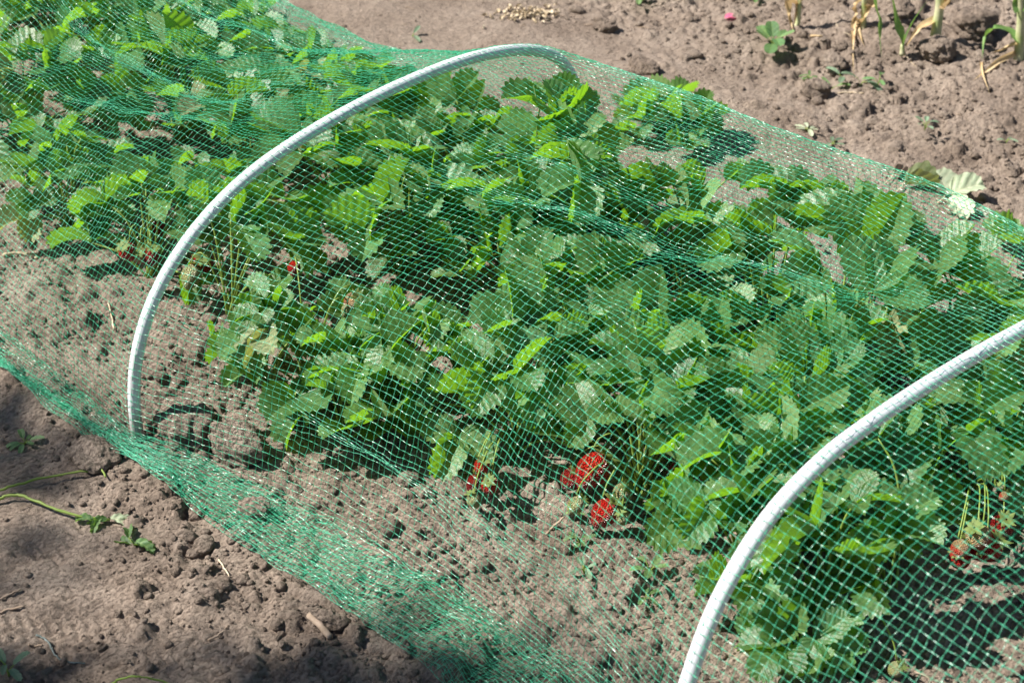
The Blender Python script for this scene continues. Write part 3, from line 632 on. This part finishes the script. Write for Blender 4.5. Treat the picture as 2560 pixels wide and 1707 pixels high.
# ------------------------------------------------------------------ garlic, weeds and litter
def vp(base, px, py, off=0.0):                               # point of the upright plane through base, facing the path
    n = np.array([FW[0], FW[1], 0]); n /= np.linalg.norm(n); d = FW*FPX + RT*(px-1280) + UP*(853.5-py)
    return CAM + d*(((base-CAM)@n+off)/(d@n))
def on(px, py, dz=0.0):
    p = at(px, py, 0)
    for _ in range(3): p = at(px, py, float(gz(p[0], p[1]))+dz)
    return p
def ribbon(P, w, fold=.35, n=5, roll=0.0, tipw=.08, basew=.8):
    P = catmull(P, n); m = len(P); t = np.linspace(0, 1, m); T = np.gradient(P, axis=0); T /= np.linalg.norm(T, axis=1)[:, None]+1e-9
    up = np.array([0, 0, 1.]); S = np.cross(T, up); S += 1e-3*RT; S /= np.linalg.norm(S, axis=1)[:, None]; Nn = np.cross(S, T)
    a = roll+.5*np.sin(t*4+P[0, 0]*9); S2 = S*np.cos(a)[:, None]+Nn*np.sin(a)[:, None]; N2 = np.cross(S2, T)
    ww = w*(basew*(1-t)+np.sin(math.pi*np.clip(t*.9+.1, 0, 1))**.7*.6)*(1-(1-tipw)*t**4)
    V = []
    for k in (-1, -.5, 0, .5, 1): V.append(P+S2*(k*ww*.5)[:, None]+N2*(abs(k)*fold*ww*.5+.06*ww*np.sin(t*23+k*4))[:, None])
    V = np.stack(V, 1).reshape(-1, 3); F = []
    for i in range(m-1):
        for k in range(4): F.append((i*5+k, i*5+k+1, i*5+5+k+1, i*5+5+k))
    return V, np.array(F)
def local(V, o): return np.asarray(V)-np.array(o.location)
def garlic(bx, by, label, stem, leaves, roots=0):
    up = lambda y: y if y >= 0 else y*2.6
    b = on(bx, by); P = empty('garlic_plant', tuple(b)); tag(P, label, 'garlic plant', 'garlic plants on the ridge')
    if stem:
        pts = [b-[0, 0, .01]]+[vp(b, x, up(y)) for x, y in stem[0]]; V, F = tube(catmull(pts, 4), np.linspace(stem[1], stem[1]*.7, (len(pts)-1)*4+1)*(1+.25*np.exp(-np.linspace(0, 5, (len(pts)-1)*4+1))), 10)
        m = MB(); m.add(local(V, P), F); obj('stem', m.mesh('stem', M_GSTEM), P)
    for pts, w, mt in leaves:
        q = [vp(b, x, up(y), rng.uniform(-.012, .012)) if y < by-4 else on(x, y, .005) for x, y in pts]; q = [np.array([a[0], a[1], max(a[2], float(gz(a[0], a[1]))+.003)]) for a in q]
        V, F = ribbon(q, w, .4 if mt is M_GARLIC else .8, roll=rng.uniform(-.6, .6)); m = MB(); m.add(local(V, P), F); obj('leaf', m.mesh('leaf', mt), P)
    return P
garlic(1990, 62, 'dried garlic plant with only tan drooping leaves, leftmost on the ridge', ([(1998, 30), (2002, -60)], .006),
       [([(1998, 20), (1975, 5), (1968, 30), (1975, 60), (1985, 85)], 0.0168, M_TAN), ([(2000, 5), (1985, -20), (1988, 30), (1982, 78)], 0.0140, M_TAN), ([(2003, -40), (2015, -80), (2040, -110)], .014, M_GARLIC)])
garlic(2158, 70, 'garlic plant with a pale tan leaf curling down its stem and long dry leaf tips', ([(2160, 30), (2163, -70)], .0075),
       [([(2163, 10), (2175, 15), (2160, 50), (2140, 65), (2148, 95), (2165, 120)], 0.0252, M_TAN), ([(2160, 0), (2140, 15), (2134, 70), (2130, 130), (2136, 200)], 0.0126, M_TAN), ([(2165, -50), (2175, -90), (2200, -120)], .02, M_GARLIC)])
garlic(2205, 150, 'thin garlic plant with one narrow green leaf bending to the soil', None,
       [([(2178, -60), (2185, 0), (2198, 50), (2199, 100), (2205, 148)], .014, M_GARLIC)])
garlic(2257, 128, 'young garlic plant with a bluish green leaf rising from a pale bulb', ([(2256, 112)], .006),
       [([(2257, 125), (2250, 80), (2238, 40), (2218, -30)], .019, M_GARLIC), ([(2256, 118), (2280, 60), (2320, 0)], .006, M_WEED), ([(2257, 128), (2270, 150), (2295, 172)], .006, M_STRAW)])
garlic(2336, 112, 'thick garlic stem with a tan leaf arching left to the soil', ([(2343, 60), (2350, 0), (2352, -60)], .0125),
       [([(2345, 50), (2320, 60), (2290, 80), (2262, 122)], 0.0168, M_TAN), ([(2350, 10), (2365, 20), (2385, -10), (2400, -50)], 0.0336, M_TAN), ([(2352, -10), (2330, -40), (2300, -90)], .026, M_GARLIC)])
garlic(2548, 150, 'green garlic plant at the upper right corner with one leaf bowed to the ground', ([(2550, 90), (2552, 20), (2545, -60)], .011),
       [([(2550, 105), (2520, 78), (2485, 72), (2462, 95), (2455, 150)], .018, M_GARLIC), ([(2550, 30), (2540, -10), (2525, -60)], .026, M_GARLIC), ([(2555, 20), (2580, -30)], .024, M_GARLIC),
        ([(2545, 110), (2510, 125), (2480, 132)], 0.0126, M_TAN), ([(2545, 130), (2500, 150), (2465, 180), (2430, 203)], 0.0126, M_TAN), ([(2455, 145), (2453, 180), (2475, 235)], 0.0056, M_TAN)])
def weed(px, py, n, size, label, mt=None, h=.02, kind='oval', cat='weed', name='weed'):
    mt = mt or M_WEED; b = on(px, py); P = empty(name, tuple(b)); tag(P, label, cat)
    for i in range(n):
        az = i*2.4+rng.uniform(-.4, .4)+px; s = size*rng.uniform(.7, 1.1); L = s; W = s*(.75 if kind == 'round' else .42)
        V, F, A = leaflet(L, W, rng.uniform(.1, .5), rng.uniform(-.9, .2), .05, 5, i+px, .03 if kind != 'round' else .01, .01)
        hh = h*rng.uniform(.5, 1.1); e = np.array([math.cos(az)*s*.35, math.sin(az)*s*.35, hh])
        m = MB(); m.add(xform(V, rng.uniform(-.1, .6), 0, az-math.pi/2, e), F, A); obj('leaf', m.mesh('leaf', mt, True, 'vein'), P)
        m = MB(); V, F = tube(catmull([(0, 0, -.002), e*[.4, .4, .7], e], 4), .0008, 5); m.add(V, F); obj('stem', m.mesh('stem', M_STALK), P)
    return P
weed(1932, 122, 7, .042, 'bright green seedling with rounded leaves alone on the cloddy far soil', h=.03, kind='round')
weed(2022, 205, 9, .020, 'tuft of tiny green weeds left of the smooth grey clod', h=.015)
weed(2108, 205, 2, .045, 'grey green weed with upright arrow leaf just right of the smooth clod', M_GREYWEED, .02)
weed(2150, 215, 3, .045, 'grey green weed with the largest upright leaf of its patch', M_GREYWEED, .02)
weed(2196, 212, 3, .030, 'small green weed at the right end of the grey weed patch', M_WEED, .02)
weed(2080, 222, 2, .03, 'low dark green weed between the flat clod and grey weeds', M_WEED, .008)
weed(1595, 8, 4, .04, 'grass like green tuft at the top edge of the picture', h=.02)
weed(1890, 5, 5, .03, 'faint green weed at the top edge left of the dried garlic', h=.02)
weed(2312, 325, 5, .024, 'tiny forked seedling on bare soil above the wilted leaves', M_GREYWEED, .02)
weed(2515, 358, 3, .018, 'tiny seedling near the right edge on bare soil', M_GREYWEED, .012)
weed(2080, 362, 4, .024, 'small limp weed just above the far net edge', M_GREYWEED, .008)
weed(2020, 330, 6, .028, 'wilting pale weed lying on the soil beyond the net', M_WILT, .01)
weed(1030, 92, 2, .035, 'small pale leaf sprout beyond the net left of the far hoop crest', M_GREYWEED, .01)
weed(62, 1110, 7, .024, 'low green weed on dark soil left of the far hoop foot', M_WEED, .008)
weed(22, 1690, 5, .03, 'shaded green weed in the bottom left corner', M_GREYWEED, .03)
weed(1448, 1285, 6, .016, 'tiny seedling under the net left of the hanging berries', h=.012)
weed(1450, 1365, 6, .02, 'slender seedling in front of the hanging berries', h=.02)
weed(1622, 1440, 5, .028, 'pale two leaved seedling under the net near the foot of the near hoop', h=.025)
weed(1615, 1500, 4, .02, 'small narrow leaved seedling below the pale two leaved one', h=.015)
weed(1460, 1432, 5, .02, 'greyish seedling on crumbly soil at lower centre inside the net', M_GREYWEED, .015)
weed(940, 640+500, 3, .015, 'tiny sprout on the crumbly slope left of the red berries', h=.01)

def loose_leaf(parts, label, name='wilted_leaf', mt=None, cat='fallen leaf'):
    mt = mt or M_WILT; b = on(*parts[0][:2]); P = empty(name, tuple(b)); tag(P, label, cat)
    for i, (px, py, L, az, rx, curl, fold) in enumerate(parts):
        q = on(px, py, .010); V, F, A = leaflet(L, L*.8, fold, curl, .1, 6, i+px, .05, .025, rng.uniform(-.4, .4), .07)
        m = MB(); m.add(xform(V, rx, rng.uniform(-.2, .2), az, local(q, P)), F, A); obj('leaflet', m.mesh('leaflet', mt, True, 'vein'), P)
    q0 = on(parts[0][0]-25, parts[0][1]+20, .003); m = MB(); V, F = tube(catmull([local(q0, P), local(on(parts[0][0]-10, parts[0][1]+8, .008), P), (0, 0, .01)], 4), .0014, 6); m.add(V, F); obj('stalk', m.mesh('stalk', M_STRAW), P)
loose_leaf([(2368, 488, .078, .95, .45, -.5, .3), (2376, 487, .072, -.55, .5, -.5, .5), (2372, 496, .070, -2.0, .15, -.5, .4)], 'pale wilted leaf with three lobes lying beyond the far net edge')
loose_leaf([(2262, 462, .062, -.75, .2, -.6, 1.6)], 'curled green brown leaf beside the pale wilted one', mt=M_DRYLEAF)
loose_leaf([(2235, 440, .045, -.3, .2, -1.2, .9)], 'shrivelled reddish dry leaf left of the curled leaf by the net', mt=M_TWIG)
def strand(name, label, cat, pts, r, mt, lift=.004, arch=0.0, taper=.7, group=None, parts=None):
    n = len(pts); q = [on(x, y, lift+arch*math.sin(math.pi*i/(n-1))) for i, (x, y) in enumerate(pts)]; b = q[0].copy()
    c = catmull(q, 5); c[1:-1] += .0006*rng.standard_normal(c[1:-1].shape); rr = np.linspace(r, r*taper, len(c))*(1+.08*rng.standard_normal(len(c)))
    V, F = tube(c-b, rr, 8); m = MB(); m.add(V, F); me = m.mesh(name, mt)
    if parts:
        P = empty(name, tuple(b)); tag(P, label, cat, group); obj('stalk', me, P)
        for i, (px, py, L, az, mt2) in enumerate(parts):
            w = on(px, py, .006); V, F, A = leaflet(L, L*.42, .8, -1.0, .1, 5, i+int(px), .05, .03, rng.uniform(-1, 1), .09); m = MB(); m.add(xform(V, .25, 0, az, w-b), F, A); obj('leaf', m.mesh('leaf', mt2, True, 'vein'), P)
        return P
    o = obj(name, me, loc=tuple(b)); tag(o, label, cat, group); return o
strand('cut_stalk', 'upper of two green stalks on the dark path at the left edge', 'plant stalk', [(-30, 1235), (0, 1225), (60, 1206), (150, 1186), (230, 1176), (254, 1175), (264, 1192)], .0022, M_STALK, .006, .006)
strand('cut_stalk', 'lower bent green stalk on the path ending in wilted leaves', 'plant stalk', [(-25, 1262), (0, 1246), (22, 1237), (60, 1241), (130, 1268), (200, 1290), (275, 1299)], .0028, M_STALK, .006, .006,
       parts=[(232, 1300, .03, 2.2, M_WEED), (250, 1296, .03, -2.6, M_WEED), (268, 1300, .03, 2.6, M_WEED), (275, 1297, .034, -.9, M_WILT), (300, 1295, .022, -.7, M_WILT)])
strand('wilted_sprig', 'small wilted green sprig on the path below the bent stalk', 'sprig', [(340, 1368), (330, 1355), (320, 1342)], .0010, M_STALK, .006, .006,
       parts=[(322, 1345, .034, 1.0, M_WEED), (333, 1362, .036, -.9, M_WEED), (335, 1365, .034, 1.9, M_WEED), (338, 1355, .034, -1.2, M_WEED), (338, 1368, .03, -.4, M_WEED)])
strand('grass_stem', 'arched green grass stem at the bottom edge left of centre', 'grass stem', [(270, 1712), (300, 1697), (340, 1690), (385, 1697), (440, 1715)], .0018, M_STALK, .005, .02)
strand('dark_string', 'dark grey twisted string on the path near the bottom left corner', 'string', [(90, 1586), (112, 1596), (126, 1612), (135, 1632), (155, 1648), (180, 1655), (213, 1657)], .0016, M_STRING, .003)
strand('dry_stick', 'curved pale dry stick on the soil under the net at the left edge', 'stick', [(8, 640), (35, 633), (65, 636), (95, 645)], .0042, M_STRAW, .003)
strand('dry_twig', 'thick pale dry twig outside the net edge near the bottom', 'twig', [(773, 1537), (800, 1562), (826, 1592)], .0055, M_TWIG, .004, taper=.85)
strand('dry_twig', 'thin slanted dry twig on the pale path patch in the foreground', 'twig', [(520, 1600), (548, 1585), (570, 1562)], .0018, M_TWIG, .003)
strand('dry_twig', 'short forked dry twig among crumbs between path and net', 'twig', [(547, 1398), (560, 1418), (572, 1440)], .0014, M_STRAW, .003)
strand('dry_twig', 'upper of two dry twigs at the left edge of the path', 'twig', [(-20, 1505), (15, 1490), (52, 1472)], .0020, M_TWIG, .003)
strand('dry_twig', 'lower of two dry twigs at the left edge of the path', 'twig', [(-20, 1535), (20, 1524), (60, 1515)], .0022, M_TWIG, .003)
strand('dry_twig', 'short brown twig lying left of the dark string', 'twig', [(72, 1611), (88, 1613), (106, 1611)], .0018, M_TWIG, .002)
strand('dry_twig', 'dark leaning twig beside the seedling under the hanging berries', 'twig', [(1365, 1335), (1385, 1315), (1410, 1292)], .0022, M_TWIG, .005)
strand('dry_twig', 'pale thin twig upright on the slope left of the far hoop leg', 'twig', [(285, 825), (278, 790), (270, 758)], .0016, M_STRAW, .004)
strand('dry_root', 'thin white root thread on clods left of the garlic leaf tips', 'root', [(2090, 60), (2100, 75), (2125, 88), (2140, 92)], .0008, M_STRAW, .006)
strand('dry_leaf_strip', 'tan dry leaf strip on clods below the ridge', 'dry leaf', [(2025, 90), (2050, 90), (2068, 100), (2078, 112)], .0022, M_TAN, .004)
strand('dry_leaf_strip', 'pale dry stem lying in front of the grey weeds', 'dry leaf', [(2095, 233), (2125, 231), (2160, 233)], .0018, M_STRAW, .003)
# straw scraps: a loose heap nobody could count
m = MB()
for i in range(130):
    g_ = rng.standard_normal(2); px, py = 1325+g_[0]*42, 36+g_[1]*9-g_[0]*2; b = on(px, py, .003); a = rng.uniform(0, 6.28); l = rng.uniform(.006, .02); d = np.array([math.cos(a), math.sin(a), rng.uniform(-.1, .5)])*l
    V, F = ribbon([b-d*.5, b+[0, 0, .004], b+d*.5], rng.uniform(.003, .010), rng.uniform(.2, 1.4), 3, rng.uniform(-1, 1)); m.add(V, F)
o = obj('straw_scraps', m.mesh('straw_scraps', M_STRAW)); tag(o, 'scattered heap of pale dry straw scraps on the far path', 'straw', kind='stuff')
b = on(1812, 46, .004); V, F, A = leaflet(.034, .026, .5, -.8, .2, 4, 5, .0, .02, .3, .06); m = MB(); m.add(xform(V, .3, .2, -.9), F, A)
o = obj('pink_petal', m.mesh('pink_petal', M_PETAL, True, 'vein'), loc=tuple(b)); tag(o, 'single pink petal on the soil near the top edge', 'petal')
# plant litter on the bed
m = MB()
for i in range(420):
    x = rng.uniform(-1.8, 1.4); y = rng.choice([rng.uniform(-.55, .6), rng.uniform(-1.1, 2.0)]); b = np.array([x, y, float(gz(x, y))+.002]); a = rng.uniform(0, 6.28); l = rng.uniform(.008, .035); d = np.array([math.cos(a), math.sin(a), rng.uniform(-.05, .1)])*l
    V, F = tube(catmull([b-d*.5, b+[0, 0, .002], b+d*.5+[.002, 0, 0]], 3), rng.uniform(.0004, .0011), 4); m.add(V, F)
o = obj('plant_litter', m.mesh('plant_litter', M_TWIG)); tag(o, 'tiny dry stems and roots littering the soil', 'litter', kind='stuff')

# unseen tree added off to the left, crown clusters placed to shade the foreground
def shade_tree():
    sunv = -np.array(sd); D = 7.0; T = empty('tree', (-3.2, -7.6, 0)); tag(T, 'unseen leafy tree added off to the left to shade the path', 'tree'); o0 = np.array([-3.2, -7.6, 0])
    tgt = [(-40, 1010, .05, 50), (15, 1120, .06, 60), (130, 1120, .045, 22), (960, 1740, .05, 50), (1060, 1800, .09, 130), (800, 1770, .08, 90), (620, 1720, .06, 24), (0, 1780, .13, 220), (-10, 1420, .05, 24), (100, 1290, .05, 14), (880, 1650, .05, 26)]
    for _ in range(26): tgt.append((rng.uniform(-500, 900), rng.uniform(2000, 3300), .2, 110))
    m = MB(); tips = []
    for (px, py, r, n) in tgt:
        c = at(px, py, 0)+sunv*D; tips.append(c)
        for _ in range(n):
            p = c+rng.standard_normal(3)*r*[.8, .8, 1.6]; L = rng.uniform(.05, .085)
            q = np.array([(0, 0, 0), (L*.3, L*.28, .006), (L, 0, -.01), (L*.3, -L*.28, .006)]); V = xform(q, rng.uniform(-1, 1), rng.uniform(-1, 1), rng.uniform(0, 6.28), p-o0); m.add(V, [(0, 1, 2, 3)])
    obj('crown', m.mesh('crown', M_WEED, False, 'vein'), T)
    m = MB(); top = np.mean(tips, 0)-o0; fork = np.array([.2, .5, 2.2])
    V, F = tube(catmull([(0, 0, -.1), (.05, .1, 1.1), fork], 5), np.linspace(.16, .11, 11), 12); m.add(V, F)
    for t_ in tips[:18]:
        e = t_-o0; mid = fork+(e-fork)*.5+np.array([0, 0, .25]); V, F = tube(catmull([fork, mid, e], 5), np.linspace(.04, .004, 11), 6); m.add(V, F)
    obj('trunk', m.mesh('trunk', M_BARK), T)
shade_tree()
# ------------------------------------------------------------------ camera, light
cd = bpy.data.cameras.new('camera'); cam = bpy.data.objects.new('camera', cd); link(cam)
R3 = Matrix((RT, UP, -FW)).transposed(); cam.matrix_world = Matrix.Translation(CAM) @ R3.to_4x4()
cd.sensor_width = 36; cd.lens = FPX/2560*36; cd.clip_end = 1000; cd.clip_start = .05
cd.dof.use_dof = True; cd.dof.focus_distance = 2.78; cd.dof.aperture_fstop = 6.3
scene.camera = cam
sl = bpy.data.lights.new('sun', 'SUN'); sl.energy = 5.0; sl.angle = math.radians(.53); sl.color = (1, .955, .89)
so = bpy.data.objects.new('sun', sl); so.rotation_euler = sd.to_track_quat('-Z', 'Y').to_euler(); so.location = (-3, -5, 8); link(so)
w = bpy.data.worlds.new('World'); scene.world = w; w.use_nodes = True; nt = w.node_tree; bg = nt.nodes['Background']
sky = nt.nodes.new('ShaderNodeTexSky'); sky.sky_type = 'NISHITA'; sky.sun_disc = False; sky.sun_elevation = el
sky.sun_rotation = math.atan2(-sd.x, -sd.y); sky.air_density = 1.0; sky.dust_density = .6
nt.links.new(sky.outputs[0], bg.inputs[0]); bg.inputs[1].default_value = .043
vs = scene.view_settings; vs.view_transform = 'Standard'; vs.look = 'None'; vs.gamma = 1; vs.exposure = 1.07
